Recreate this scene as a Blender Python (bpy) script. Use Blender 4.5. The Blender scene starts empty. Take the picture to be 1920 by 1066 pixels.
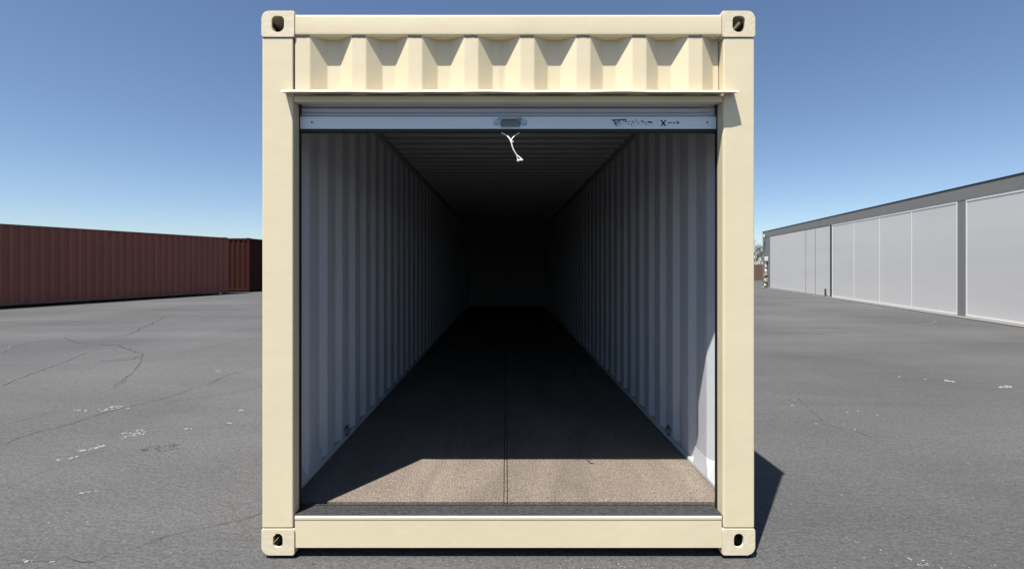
import bpy, bmesh, math, random
from mathutils import Vector, Matrix

# ------------------------------------------------------------------ camera, sky, sun, exposure
scene = bpy.context.scene
COL = scene.collection
EYE = 1.45            # camera height
DIST = 2.317          # camera to container face (face is y = 0)
FPX = 880.0           # focal length in pixels of the 1920 px wide photograph
CX, HY = 949.0, 497.0 # vanishing point / horizon in photo pixels

cam_d = bpy.data.cameras.new("camera")
cam = bpy.data.objects.new("camera", cam_d)
COL.objects.link(cam)
cam.location = (0.0, -DIST, EYE)
cam.rotation_euler = (math.radians(90), 0, 0)
cam_d.sensor_width = 36.0
cam_d.lens = 36.0 * FPX / 1920.0
cam_d.shift_x = (960 - CX) / 1920.0
cam_d.shift_y = -(533 - HY) / 1920.0
cam_d.clip_start = 0.05
cam_d.clip_end = 6000
scene.camera = cam

SUN = Vector((0.268, 0.36, -1.0)).normalized()      # direction the light travels
el = math.asin(-SUN.z)
az = math.atan2(-SUN.x, -SUN.y)

world = bpy.data.worlds.new("World")
scene.world = world
world.use_nodes = True
wn = world.node_tree.nodes
wl = world.node_tree.links
bg = wn["Background"]
sky = wn.new("ShaderNodeTexSky")
sky.sky_type = 'NISHITA'
sky.sun_disc = False
sky.sun_elevation = el
sky.sun_rotation = az
sky.altitude = 300
sky.air_density = 0.85
sky.dust_density = 0.5
sky.ozone_density = 3.0
wl.new(sky.outputs[0], bg.inputs[0])
bg.inputs[1].default_value = 0.075

sun_d = bpy.data.lights.new("sun", 'SUN')
sun_d.energy = 4.6
sun_d.angle = math.radians(0.5)
sun_d.color = (1.0, 0.955, 0.88)
sun = bpy.data.objects.new("sun", sun_d)
sun.rotation_euler = SUN.to_track_quat('-Z', 'Y').to_euler()
sun.location = (-8, -10, 30)
COL.objects.link(sun)

scene.view_settings.view_transform = 'Standard'
scene.view_settings.look = 'None'
scene.view_settings.gamma = 1.0
scene.view_settings.use_curve_mapping = False
scene.view_settings.exposure = 0.85
scene.cycles.max_bounces = 6
scene.cycles.diffuse_bounces = 1
scene.cycles.use_denoising = True

R = random.Random(7)

# ------------------------------------------------------------------ materials
def s2l(c):
    return tuple((v / 12.92 if v <= 0.04045 else ((v + 0.055) / 1.055) ** 2.4) for v in c)

def mat(name, col, rough=0.6, metal=0.0, var=0.0, vscale=4.0, bump=0.0, bscale=60.0, stain=None, stain_amt=0.0,
        stain_scale=3.0, stretch=(1, 1, 1), spec=0.5, stain_lo=0.55, stain_hi=0.7, coat=0.0):
    m = bpy.data.materials.new(name)
    m.use_nodes = True
    nt = m.node_tree
    n, l = nt.nodes, nt.links
    b = n["Principled BSDF"]
    b.inputs["Roughness"].default_value = rough
    b.inputs["Metallic"].default_value = metal
    b.inputs["Specular IOR Level"].default_value = spec
    b.inputs["Coat Weight"].default_value = coat
    tc = n.new("ShaderNodeTexCoord")
    mp = n.new("ShaderNodeMapping")
    mp.inputs["Scale"].default_value = stretch
    l.new(tc.outputs["Object"], mp.inputs[0])
    out = None
    rgb = n.new("ShaderNodeRGB")
    rgb.outputs[0].default_value = (*col, 1)
    out = rgb.outputs[0]
    if var:
        no = n.new("ShaderNodeTexNoise")
        no.inputs["Scale"].default_value = vscale
        no.inputs["Detail"].default_value = 8
        l.new(mp.outputs[0], no.inputs["Vector"])
        mr = n.new("ShaderNodeMapRange")
        mr.inputs[1].default_value = 0.25
        mr.inputs[2].default_value = 0.75
        mr.inputs[3].default_value = 1 - var
        mr.inputs[4].default_value = 1 + var
        l.new(no.outputs[0], mr.inputs[0])
        mx = n.new("ShaderNodeVectorMath")
        mx.operation = 'SCALE'
        l.new(out, mx.inputs[0])
        l.new(mr.outputs[0], mx.inputs["Scale"])
        out = mx.outputs[0]
        rr = n.new("ShaderNodeMapRange")
        rr.inputs[3].default_value = max(0.05, rough - 0.1)
        rr.inputs[4].default_value = min(1, rough + 0.1)
        l.new(no.outputs[0], rr.inputs[0])
        l.new(rr.outputs[0], b.inputs["Roughness"])
    if stain:
        no = n.new("ShaderNodeTexNoise")
        no.inputs["Scale"].default_value = stain_scale
        no.inputs["Detail"].default_value = 10
        no.inputs["Roughness"].default_value = 0.65
        l.new(mp.outputs[0], no.inputs["Vector"])
        mr = n.new("ShaderNodeMapRange")
        mr.inputs[1].default_value = stain_lo
        mr.inputs[2].default_value = stain_hi
        mr.inputs[4].default_value = stain_amt
        l.new(no.outputs[0], mr.inputs[0])
        mx = n.new("ShaderNodeMix")
        mx.data_type = 'RGBA'
        l.new(mr.outputs[0], mx.inputs[0])
        l.new(out, mx.inputs[6])
        mx.inputs[7].default_value = (*stain, 1)
        out = mx.outputs[2]
    l.new(out, b.inputs["Base Color"])
    if bump:
        no = n.new("ShaderNodeTexNoise")
        no.inputs["Scale"].default_value = bscale
        no.inputs["Detail"].default_value = 6
        l.new(mp.outputs[0], no.inputs["Vector"])
        bp = n.new("ShaderNodeBump")
        bp.inputs["Strength"].default_value = 1.0
        bp.inputs["Distance"].default_value = bump
        l.new(no.outputs[0], bp.inputs["Height"])
        l.new(bp.outputs[0], b.inputs["Normal"])
    return m

CREAM = mat("cream_paint", (0.715, 0.615, 0.418), 0.5, var=0.035, vscale=2.5, bump=0.0012, bscale=14,
            stain=(0.56, 0.45, 0.28), stain_amt=0.35, stain_scale=9, stain_lo=0.62, stain_hi=0.85)
CREAM_C = mat("cream_casting_paint", (0.70, 0.615, 0.435), 0.55, var=0.05, vscale=20, bump=0.0015, bscale=45,
              stain=(0.42, 0.33, 0.2), stain_amt=0.5, stain_scale=26, stain_lo=0.62, stain_hi=0.8)
CAVITY = mat("rusty_cavity", (0.26, 0.21, 0.11), 0.9, var=0.5, vscale=60, bump=0.004, bscale=90,
             stain=(0.30, 0.27, 0.16), stain_amt=0.7, stain_scale=70, stain_lo=0.5, stain_hi=0.62)
INNER = mat("inner_grey_paint", (0.545, 0.56, 0.59), 0.42, var=0.05, vscale=3, bump=0.001, bscale=40,
            stain=(0.40, 0.40, 0.40), stain_amt=0.5, stain_scale=5, stretch=(1, 1, 0.4))
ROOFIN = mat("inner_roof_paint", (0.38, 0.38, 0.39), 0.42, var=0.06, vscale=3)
REARP = mat("rear_door_shade_grey", (0.24, 0.24, 0.25), 0.6, var=0.1)  # wall grey darkened so the far end reads as deep shade
RINGM = mat("dull_grey_steel", (0.16, 0.17, 0.18), 0.5, metal=0.4, var=0.2)
SEAMD = mat("dark_sealant", (0.035, 0.025, 0.02), 0.8)
BLACK = mat("black_rubber", (0.012, 0.012, 0.013), 0.7, var=0.2, vscale=20)
RAIL_DARK = mat("door_guide_black", (0.006, 0.006, 0.007), 0.6)
UNDER = mat("underframe_dark_paint", (0.03, 0.03, 0.03), 0.8, var=0.2)
CURT = mat("galvanised_curtain", (0.50, 0.54, 0.60), 0.4, metal=0.25, var=0.04, vscale=6)
BAR = mat("aluminium_bar", (0.66, 0.70, 0.74), 0.42, metal=0.15, var=0.05, vscale=30, stretch=(0.1, 1, 1))
BARH = mat("handle_steel", (0.38, 0.45, 0.50), 0.38, metal=0.6, var=0.2, vscale=120)
BARHD = mat("handle_grip_dark", (0.15, 0.18, 0.20), 0.6, metal=0.3, var=0.5, vscale=200, bump=0.001, bscale=600)
INK = mat("black_ink", (0.012, 0.014, 0.02), 0.6)
INKW = mat("pale_ink", (0.62, 0.66, 0.70), 0.6)
ROPE = mat("white_rope_fibre", (0.86, 0.86, 0.84), 0.85, bump=0.001, bscale=400)
PEBBLE = mat("white_stone", (0.30, 0.295, 0.28), 0.9, var=0.25, vscale=30)

REDM = mat("oxide_red_paint", (0.225, 0.070, 0.045), 0.7, var=0.12, vscale=1.2, stain=(0.13, 0.045, 0.035), stain_amt=0.5,
           stain_scale=2.5, stretch=(1, 1, 0.25))
REDR = mat("oxide_red_rail", (0.16, 0.07, 0.055), 0.75, var=0.2, vscale=2, stain=(0.03, 0.02, 0.02), stain_amt=0.6)
BRNM = mat("dark_brown_paint", (0.042, 0.012, 0.009), 0.9, spec=0.15, var=0.12, vscale=1.2, stain=(0.05, 0.03, 0.02), stain_amt=0.5)
BLDG = mat("grey_wall_paint", (0.25, 0.238, 0.215), 0.75, var=0.06, vscale=1.5, bump=0.002, bscale=60)
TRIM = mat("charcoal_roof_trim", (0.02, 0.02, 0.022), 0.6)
DOORM = mat("pale_grey_door_panel", (0.74, 0.70, 0.65), 0.55, var=0.05, vscale=0.5, stain=(0.76, 0.75, 0.73), stain_amt=0.5,
            stain_scale=1.2, stretch=(0.3, 0.3, 2.0))
DFRAME = mat("white_door_trim", (0.84, 0.82, 0.79), 0.5, var=0.03)
SEAML = mat("door_joint_strip", (0.80, 0.77, 0.72), 0.6, var=0.03)
WHITEP = mat("white_enamel", (0.60, 0.60, 0.58), 0.45, var=0.05, vscale=20)
OLIVE = mat("weathered_brass", (0.20, 0.17, 0.09), 0.6, metal=0.4, var=0.3, vscale=30)
BARK = mat("grey_bark", (0.09, 0.08, 0.075), 0.9, var=0.3, vscale=10)
WOOD = mat("weathered_brown_boards", (0.14, 0.085, 0.06), 0.85, var=0.35, vscale=2, stretch=(6, 6, 0.6))

# plywood: fibrous grain running down the container
def plywood():
    m = bpy.data.materials.new("worn_plywood")
    m.use_nodes = True
    n, l = m.node_tree.nodes, m.node_tree.links
    b = n["Principled BSDF"]
    b.inputs["Roughness"].default_value = 0.85
    b.inputs["Specular IOR Level"].default_value = 0.25
    tc = n.new("ShaderNodeTexCoord")
    mp = n.new("ShaderNodeMapping")
    mp.inputs["Scale"].default_value = (1.0, 0.28, 1.0)
    l.new(tc.outputs["Object"], mp.inputs[0])
    a = n.new("ShaderNodeTexNoise"); a.inputs["Scale"].default_value = 190; a.inputs["Detail"].default_value = 5
    a.inputs["Distortion"].default_value = 0.6
    l.new(mp.outputs[0], a.inputs["Vector"])
    v = n.new("ShaderNodeTexNoise"); v.inputs["Scale"].default_value = 2.2; v.inputs["Detail"].default_value = 6
    v.inputs["Distortion"].default_value = 1.5
    l.new(mp.outputs[0], v.inputs["Vector"])
    r1 = n.new("ShaderNodeValToRGB")
    r1.color_ramp.elements[0].position = 0.34
    r1.color_ramp.elements[0].color = (0.115, 0.094, 0.077, 1)
    r1.color_ramp.elements[1].position = 0.66
    r1.color_ramp.elements[1].color = (0.255, 0.214, 0.177, 1)
    l.new(a.outputs[0], r1.inputs[0])
    mr = n.new("ShaderNodeMapRange")
    mr.inputs[1].default_value = 0.3; mr.inputs[2].default_value = 0.7
    mr.inputs[3].default_value = 0.72; mr.inputs[4].default_value = 1.15
    l.new(v.outputs[0], mr.inputs[0])
    sc = n.new("ShaderNodeVectorMath"); sc.operation = 'SCALE'
    l.new(r1.outputs[0], sc.inputs[0]); l.new(mr.outputs[0], sc.inputs["Scale"])
    l.new(sc.outputs[0], b.inputs["Base Color"])
    wv = n.new("ShaderNodeTexWave"); wv.inputs["Scale"].default_value = 16; wv.inputs["Distortion"].default_value = 9
    wv.inputs["Detail"].default_value = 3; wv.inputs["Detail Scale"].default_value = 1.2
    mp2 = n.new("ShaderNodeMapping"); mp2.inputs["Scale"].default_value = (1.0, 0.35, 1.0)
    l.new(tc.outputs["Object"], mp2.inputs[0]); l.new(mp2.outputs[0], wv.inputs["Vector"])
    ma = n.new("ShaderNodeMath"); ma.operation = 'MULTIPLY_ADD'; ma.inputs[1].default_value = 0.35
    l.new(wv.outputs["Fac"], ma.inputs[0]); l.new(a.outputs[0], ma.inputs[2])
    bp = n.new("ShaderNodeBump"); bp.inputs["Distance"].default_value = 0.004; bp.inputs["Strength"].default_value = 0.9
    l.new(ma.outputs[0], bp.inputs["Height"]); l.new(bp.outputs[0], b.inputs["Normal"])
    return m
PLY = plywood()

def asphalt(name, dark, light, grain=1.0):
    m = bpy.data.materials.new(name)
    m.use_nodes = True
    n, l = m.node_tree.nodes, m.node_tree.links
    b = n["Principled BSDF"]
    b.inputs["Roughness"].default_value = 0.88
    b.inputs["Specular IOR Level"].default_value = 0.3
    tc = n.new("ShaderNodeTexCoord")
    def noise(s, d, st=None, rough=0.5, dist=0):
        x = n.new("ShaderNodeTexNoise")
        x.inputs["Scale"].default_value = s; x.inputs["Detail"].default_value = d
        x.inputs["Roughness"].default_value = rough
        x.inputs["Distortion"].default_value = dist
        if st:
            mp = n.new("ShaderNodeMapping"); mp.inputs["Scale"].default_value = st
            mp.inputs["Rotation"].default_value = (0, 0, 0.25)
            l.new(tc.outputs["Object"], mp.inputs[0]); l.new(mp.outputs[0], x.inputs["Vector"])
        else:
            l.new(tc.outputs["Object"], x.inputs["Vector"])
        return x
    fine = noise(70, 4, rough=0.7)
    broad = noise(0.28, 5, (1, 1, 1), 0.55, 0.4)
    streak = noise(0.9, 6, (0.18, 1.0, 1), 0.6, 0.8)
    peb = n.new("ShaderNodeTexVoronoi"); peb.inputs["Scale"].default_value = 85
    l.new(tc.outputs["Object"], peb.inputs["Vector"])
    ramp = n.new("ShaderNodeValToRGB")
    ramp.color_ramp.elements[0].position = 0.3; ramp.color_ramp.elements[0].color = (*dark, 1)
    ramp.color_ramp.elements[1].position = 0.72; ramp.color_ramp.elements[1].color = (*light, 1)
    l.new(fine.outputs[0], ramp.inputs[0])
    def rng(src, lo, hi, a=0.3, c=0.7):
        mr = n.new("ShaderNodeMapRange")
        mr.inputs[1].default_value = a; mr.inputs[2].default_value = c
        mr.inputs[3].default_value = lo; mr.inputs[4].default_value = hi
        l.new(src, mr.inputs[0]); return mr.outputs[0]
    m1 = n.new("ShaderNodeMath"); m1.operation = 'MULTIPLY'
    l.new(rng(broad.outputs[0], 0.84, 1.18), m1.inputs[0])
    l.new(rng(streak.outputs[0], 0.88, 1.12), m1.inputs[1])
    m2 = n.new("ShaderNodeMath"); m2.operation = 'MULTIPLY'
    l.new(m1.outputs[0], m2.inputs[0])
    sep = n.new("ShaderNodeSeparateColor"); l.new(peb.outputs["Color"], sep.inputs[0])
    l.new(rng(sep.outputs[0], 0.85, 1.22, 0.0, 1.0), m2.inputs[1])
    sc = n.new("ShaderNodeVectorMath"); sc.operation = 'SCALE'
    l.new(ramp.outputs[0], sc.inputs[0]); l.new(m2.outputs[0], sc.inputs["Scale"])
    l.new(sc.outputs[0], b.inputs["Base Color"])
    dips = noise(26, 4, (0.45, 1, 1), 0.6, 0.9)
    ad = n.new("ShaderNodeMath"); ad.operation = 'MULTIPLY_ADD'
    l.new(dips.outputs[0], ad.inputs[0]); ad.inputs[1].default_value = 2.6
    l.new(fine.outputs[0], ad.inputs[2])
    bp = n.new("ShaderNodeBump"); bp.inputs["Distance"].default_value = 0.006 * grain
    bp.inputs["Strength"].default_value = 0.9
    l.new(ad.outputs[0], bp.inputs["Height"]); l.new(bp.outputs[0], b.inputs["Normal"])
    return m
ASPH = asphalt("asphalt", (0.060, 0.060, 0.062), (0.118, 0.117, 0.116))
SILLM = asphalt("dark_anti_slip_sill", (0.022, 0.022, 0.023), (0.06, 0.06, 0.06), 0.3)
CRACKM = mat("crack_filler_dark", (0.045, 0.045, 0.045), 0.95, var=0.4, vscale=9)
PALEM = mat("pale_worn_streak", (0.135, 0.134, 0.13), 0.9, var=0.25, vscale=8)

# ------------------------------------------------------------------ helpers
def obj(name, bm, m, parent=None, smooth=False, loc=None):
    me = bpy.data.meshes.new(name)
    bmesh.ops.recalc_face_normals(bm, faces=bm.faces)
    bm.to_mesh(me); bm.free()
    for x in (m if isinstance(m, (list, tuple)) else [m]):
        me.materials.append(x)
    if smooth:
        for p in me.polygons: p.use_smooth = True
    o = bpy.data.objects.new(name, me)
    COL.objects.link(o)
    if loc: o.location = loc
    if parent: o.parent = parent
    return o

def thing(name, label, cat, loc=(0, 0, 0), rz=0.0, group=None):
    o = bpy.data.objects.new(name, None)
    COL.objects.link(o)
    o.location = loc; o.rotation_euler = (0, 0, rz)
    o.empty_display_size = 0.2
    o["label"] = label; o["category"] = cat
    if group: o["group"] = group
    return o

def tag(o, label, cat, group=None, kind=None):
    if label: o["label"] = label
    if cat: o["category"] = cat
    if group: o["group"] = group
    if kind: o["kind"] = kind
    return o

def add_box(bm, x0, x1, y0, y1, z0, z1, bev=0.0, seg=2, mi=0):
    vs = [bm.verts.new((x, y, z)) for x in (x0, x1) for y in (y0, y1) for z in (z0, z1)]
    idx = [(0, 1, 3, 2), (4, 6, 7, 5), (0, 4, 5, 1), (2, 3, 7, 6), (0, 2, 6, 4), (1, 5, 7, 3)]
    fs = [bm.faces.new([vs[i] for i in f]) for f in idx]
    for f in fs: f.material_index = mi
    if bev:
        es = list({e for f in fs for e in f.edges})
        bmesh.ops.bevel(bm, geom=es, offset=bev, segments=seg, affect='EDGES', profile=0.5)
    return fs

def box(name, m, parent, x0, x1, y0, y1, z0, z1, bev=0.0, seg=2):
    bm = bmesh.new()
    add_box(bm, x0, x1, y0, y1, z0, z1, bev, seg)
    return obj(name, bm, m, parent)

def prism(bm, pts, axis, a, b):
    """pts: 2D outline; extruded along axis from a to b."""
    def p3(p, t):
        u, v = p
        return {'x': (t, u, v), 'y': (u, t, v), 'z': (u, v, t)}[axis]
    va = [bm.verts.new(p3(p, a)) for p in pts]
    vb = [bm.verts.new(p3(p, b)) for p in pts]
    n = len(pts)
    bm.faces.new(va); bm.faces.new(vb[::-1])
    for i in range(n):
        bm.faces.new((va[i], vb[i], vb[(i + 1) % n], va[(i + 1) % n]))

def tube(bm, pts, rad, seg=10, cap=True):
    pts = [Vector(p) for p in pts]
    rings = []
    up = Vector((0.3, 1, 0.2)).normalized()
    for i, p in enumerate(pts):
        t = (pts[min(i + 1, len(pts) - 1)] - pts[max(i - 1, 0)]).normalized()
        u = t.cross(up)
        if u.length < 1e-3: u = t.cross(Vector((1, 0, 0)))
        u.normalize(); w = t.cross(u).normalized()
        r = rad[i] if isinstance(rad, (list, tuple)) else rad
        rings.append([bm.verts.new(p + (u * math.cos(a) + w * math.sin(a)) * r)
                      for a in [2 * math.pi * k / seg for k in range(seg)]])
    for a, b in zip(rings, rings[1:]):
        for k in range(seg):
            bm.faces.new((a[k], a[(k + 1) % seg], b[(k + 1) % seg], b[k]))
    if cap:
        bm.faces.new(rings[0]); bm.faces.new(rings[-1][::-1])

def cyl(bm, c, axis, r, h, seg=20, r2=None):
    c = Vector(c); d = {'x': Vector((1, 0, 0)), 'y': Vector((0, 1, 0)), 'z': Vector((0, 0, 1))}[axis]
    tube(bm, [c, c + d * h], [r, r2 if r2 is not None else r], seg)

PITCH = 0.2780
def corr(s0, s1, depth, pitch=PITCH, phase=0.0, outer=0.072, inner=0.070):
    """corrugation profile: list of (s, d); d = 0 on the outer flats, depth on the inner flats."""
    sl = (pitch - outer - inner) / 2
    knots = [(0, 0), (outer, 0), (outer + sl, depth), (outer + sl + inner, depth)]
    pts = []
    k = math.floor((s0 - phase) / pitch) - 1
    raw = []
    while phase + k * pitch < s1 + pitch:
        for a, d in knots: raw.append((phase + k * pitch + a, d))
        k += 1
    def at(s):
        for (a, da), (b, db) in zip(raw, raw[1:]):
            if a <= s <= b: return da + (db - da) * (s - a) / max(1e-9, b - a)
        return 0
    pts.append((s0, at(s0)))
    pts += [(a, d) for a, d in raw if s0 + 1e-4 < a < s1 - 1e-4]
    pts.append((s1, at(s1)))
    return pts

def sheet(bm, prof, mapf, t0, t1, th=0.003, soft=0.006):
    """solid corrugated sheet. mapf(s, d, t) -> xyz, d measured from the outer face inward."""
    P = []
    for i, (s, d) in enumerate(prof):      # ease every fold so it catches light like rolled steel
        if 0 < i < len(prof) - 1 and soft:
            (sa, da), (sb, db) = prof[i - 1], prof[i + 1]
            la = math.hypot(s - sa, d - da); lb = math.hypot(sb - s, db - d)
            ka = min(0.4, soft / la); kb = min(0.4, soft / lb)
            P += [(s + (sa - s) * ka, d + (da - d) * ka),
                  (s + (sa - s) * ka * .3 + (sb - s) * kb * .3, d + (da - d) * ka * .3 + (db - d) * kb * .3),
                  (s + (sb - s) * kb, d + (db - d) * kb)]
        else:
            P.append((s, d))
    g = [[bm.verts.new(mapf(s, d + o, t)) for s, d in P] for o, t in ((0, t0), (0, t1), (th, t1), (th, t0))]
    n = len(P)
    for q in range(4):
        a, b = g[q], g[(q + 1) % 4]
        for i in range(n - 1):
            f = bm.faces.new((a[i], a[i + 1], b[i + 1], b[i]))
            f.material_index = 1 if q == 2 else 0
    bm.faces.new([g[q][0] for q in range(4)]); bm.faces.new([g[q][-1] for q in range(4)][::-1])

def round_rect(cx, cz, w, h, r, n=8):
    r4 = r if isinstance(r, (list, tuple)) else [r] * 4      # tr, tl, bl, br
    pts = []
    for q, (sx, sz) in enumerate(((1, 1), (-1, 1), (-1, -1), (1, -1))):
        rr = r4[q]
        ox, oz = cx + sx * (w / 2 - rr), cz + sz * (h / 2 - rr)
        if rr < 1e-4:
            pts.append((ox, oz)); continue
        for k in range(n + 1):
            a = math.pi / 2 * (q + k / n)
            pts.append((ox + rr * math.cos(a), oz + rr * math.sin(a)))
    return pts

def bool_cut(base_bm, cutters):
    """cut bmeshes out of a bmesh with exact booleans; helpers are deleted again."""
    me = bpy.data.meshes.new("tmp"); bmesh.ops.recalc_face_normals(base_bm, faces=base_bm.faces)
    base_bm.to_mesh(me); base_bm.free()
    o = bpy.data.objects.new("tmp", me); COL.objects.link(o)
    hs = []
    for c in cutters:
        cm = bpy.data.meshes.new("tmpc"); bmesh.ops.recalc_face_normals(c, faces=c.faces)
        c.to_mesh(cm); c.free()
        h = bpy.data.objects.new("tmpc", cm); COL.objects.link(h); hs.append(h)
        md = o.modifiers.new("b", 'BOOLEAN'); md.operation = 'DIFFERENCE'; md.solver = 'EXACT'; md.object = h
    dg = bpy.context.evaluated_depsgraph_get(); dg.update()
    res = bpy.data.meshes.new_from_object(o.evaluated_get(dg))
    bm = bmesh.new(); bm.from_mesh(res)
    for h in hs + [o]:
        d = h.data; bpy.data.objects.remove(h); bpy.data.meshes.remove(d)
    bpy.data.meshes.remove(res)
    return bm

CW, CH, CD = 0.162, 0.128, 0.178        # corner casting width, height, depth
def casting_mesh(name, top, mats):
    """casting at the left front: x 0..CW, y 0..CD, z 0..CH (top casting: rounded top left)."""
    rr = 0.034
    b = bmesh.new()
    radii = [0.006, rr, 0.006, 0.006] if top else [0.006, 0.006, rr, 0.006]
    prism(b, round_rect(CW / 2, CH / 2, CW, CH, radii), 'y', 0, CD)
    fe = [e for e in b.edges if all(abs(v.co.y) < 1e-6 for v in e.verts)]
    bmesh.ops.bevel(b, geom=fe, offset=0.005, segments=3, affect='EDGES', profile=0.5)
    cav = bmesh.new()
    add_box(cav, 0.012, CW - 0.010, 0.013, CD - 0.01, 0.012, CH - (0.008 if top else 0.012))
    fr = bmesh.new()
    if top:
        prism(fr, round_rect(CW / 2, CH / 2 - 0.001, 0.062, 0.080, [0.022, 0.022, 0.03, 0.03]), 'y', -0.02, 0.03)
    else:
        prism(fr, round_rect(CW / 2, CH / 2 + 0.008, 0.048, 0.070, 0.0235), 'y', -0.02, 0.03)
    sd = bmesh.new()
    prism(sd, round_rect(CD / 2, CH / 2, 0.079, 0.06, 0.028), 'x', -0.02, 0.03)
    tp = bmesh.new()
    z0, z1 = (CH - 0.03, CH + 0.02) if top else (-0.02, 0.03)
    prism(tp, round_rect(CW / 2, CD / 2, 0.064, 0.124, 0.03), 'z', z0, z1)
    bm = bool_cut(b, [cav, fr, sd] + ([] if top else [tp]))
    for f in bm.faces:
        c = f.calc_center_median()
        inner = (0.0085 < c.x < CW - 0.004 and 0.0085 < c.y < CD - 0.004 and 0.0085 < c.z < CH - 0.0085)
        f.material_index = 1 if inner else 0
    me = bpy.data.meshes.new(name)
    bm.to_mesh(me); bm.free()
    for x in mats: me.materials.append(x)
    return me

def mirrored(me, name, sx, sy):
    bm = bmesh.new(); bm.from_mesh(me)
    for v in bm.verts: v.co.x *= sx; v.co.y *= sy
    if sx * sy < 0: bmesh.ops.reverse_faces(bm, faces=bm.faces)
    m2 = bpy.data.meshes.new(name); bm.to_mesh(m2); bm.free()
    for m in me.materials: m2.materials.append(m)
    return m2

W2 = 1.219
def castings(root, L, H, mats):
    for top in (True, False):
        src = casting_mesh("corner_casting", top, mats)
        for sx, X in ((1, -W2), (-1, W2)):
            for sy, Y in ((1, 0.0), (-1, L)):
                me = src if (sx, sy) == (1, 1) else mirrored(src, "corner_casting", sx, sy)
                o = bpy.data.objects.new("corner_casting", me); COL.objects.link(o)
                o.parent = root; o.location = (X, Y, H - CH if top else 0)

# ground point seen at photo pixel (measured once from the photograph)
def gp(px, py, z=0.0):
    Z = FPX * (EYE - z) / (py - HY)
    return Vector(((px - CX) / FPX * Z, Z - DIST, z))

# ------------------------------------------------------------------ ground
bm = bmesh.new()
S = 2500
vs = [bm.verts.new(p) for p in ((-S, -S, 0), (S, -S, 0), (S, S, 0), (-S, S, 0))]
bm.faces.new(vs)
tag(obj("ground", bm, ASPH), None, None, kind="structure")

def ribbon(bm, pts, w, z=0.004, jit=0.5, step=0.05, seed=1):
    rr = random.Random(seed)
    P = [pts[0]]
    for a, b in zip(pts, pts[1:]):
        n = max(1, int((b - a).length / step))
        n = min(n, 60)
        for k in range(1, n + 1):
            p = a.lerp(b, k / n)
            P.append(p)
    prev = None
    off = 0
    for i, p in enumerate(P):
        t = (P[min(i + 1, len(P) - 1)] - P[max(i - 1, 0)])
        if t.length < 1e-6: continue
        nrm = Vector((-t.y, t.x, 0)).normalized()
        off = off * 0.8 + rr.uniform(-1, 1) * (w * 1.6 + 0.012) * jit
        ww = w * (0.35 + rr.random() * 0.9)
        if i in (0, len(P) - 1): ww *= 0.15
        c = Vector((p.x, p.y, z)) + nrm * off
        cur = (bm.verts.new(c - nrm * ww / 2), bm.verts.new(c + nrm * ww / 2))
        if prev: bm.faces.new((prev[0], cur[0], cur[1], prev[1]))
        prev = cur

def Lp(pts):      # left ground crop
    return [gp(x / 2.106, 560 + y / 2.106) for x, y in pts]
def Rp(pts):
    return [gp(1400 + x / 2.106, 560 + y / 2.106) for x, y in pts]

dark = [
    (Lp([(0, 582), (80, 548), (160, 525), (280, 497), (360, 470), (450, 440), (560, 415), (660, 388), (740, 362), (830, 335), (900, 305), (1030, 265)]), 0.013),
    (Lp([(640, 420), (700, 402), (800, 390), (900, 372), (1000, 352), (1040, 338)]), 0.010),
    (Lp([(-60, 1052), (20, 1048), (100, 1040), (200, 1042), (250, 1022), (310, 1045), (370, 1048), (430, 1015), (520, 988), (640, 942), (760, 910), (880, 885), (980, 868), (1060, 842)]), 0.006),
    (Lp([(410, 155), (520, 140), (580, 110), (650, 72), (690, 64)]), 0.035),
    (Lp([(300, 72), (480, 66), (680, 62), (800, 66)]), 0.03),
    (Lp([(250, 155), (300, 172), (380, 180), (475, 182), (565, 220), (520, 238), (380, 250)]), 0.024),
    (Lp([(565, 220), (550, 260), (500, 315), (440, 355)]), 0.010),
    (Lp([(0, 503), (120, 468), (220, 440)]), 0.010),
    (Lp([(640, 225), (740, 210), (880, 180), (1030, 150)]), 0.012),
    (Lp([(0, 760), (120, 700), (230, 655), (420, 590)]), 0.004),
    (Rp([(190, 385), (215, 410), (300, 485), (350, 505), (420, 515), (510, 550)]), 0.005),
    (Rp([(730, 318), (830, 322), (1000, 342), (1130, 353)]), 0.009),
    (Rp([(40, 222), (300, 230), (370, 233)]), 0.010),
    (Rp([(220, 897), (285, 893)]), 0.003),
    (Rp([(860, 925), (960, 985), (1090, 998)]), 0.003),
]
bm = bmesh.new()
for i, (p, w) in enumerate(dark): ribbon(bm, p, w * 0.62, seed=i, jit=0.75)
# crazed darker patch left of the container
for i in range(26):
    x = R.uniform(545, 715); y = 590 - (x - 630) * 0.12 + R.uniform(-11, 11)
    a = Lp([(x, y), (x + R.uniform(4, 22), y + R.uniform(-9, 9)), (x + R.uniform(18, 34), y + R.uniform(-7, 7))])
    ribbon(bm, a, 0.005, seed=100 + i, z=0.0045 + i * 0.0001, step=0.02)
tag(obj("ground_cracks", bm, CRACKM), None, None, kind="structure")

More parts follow.
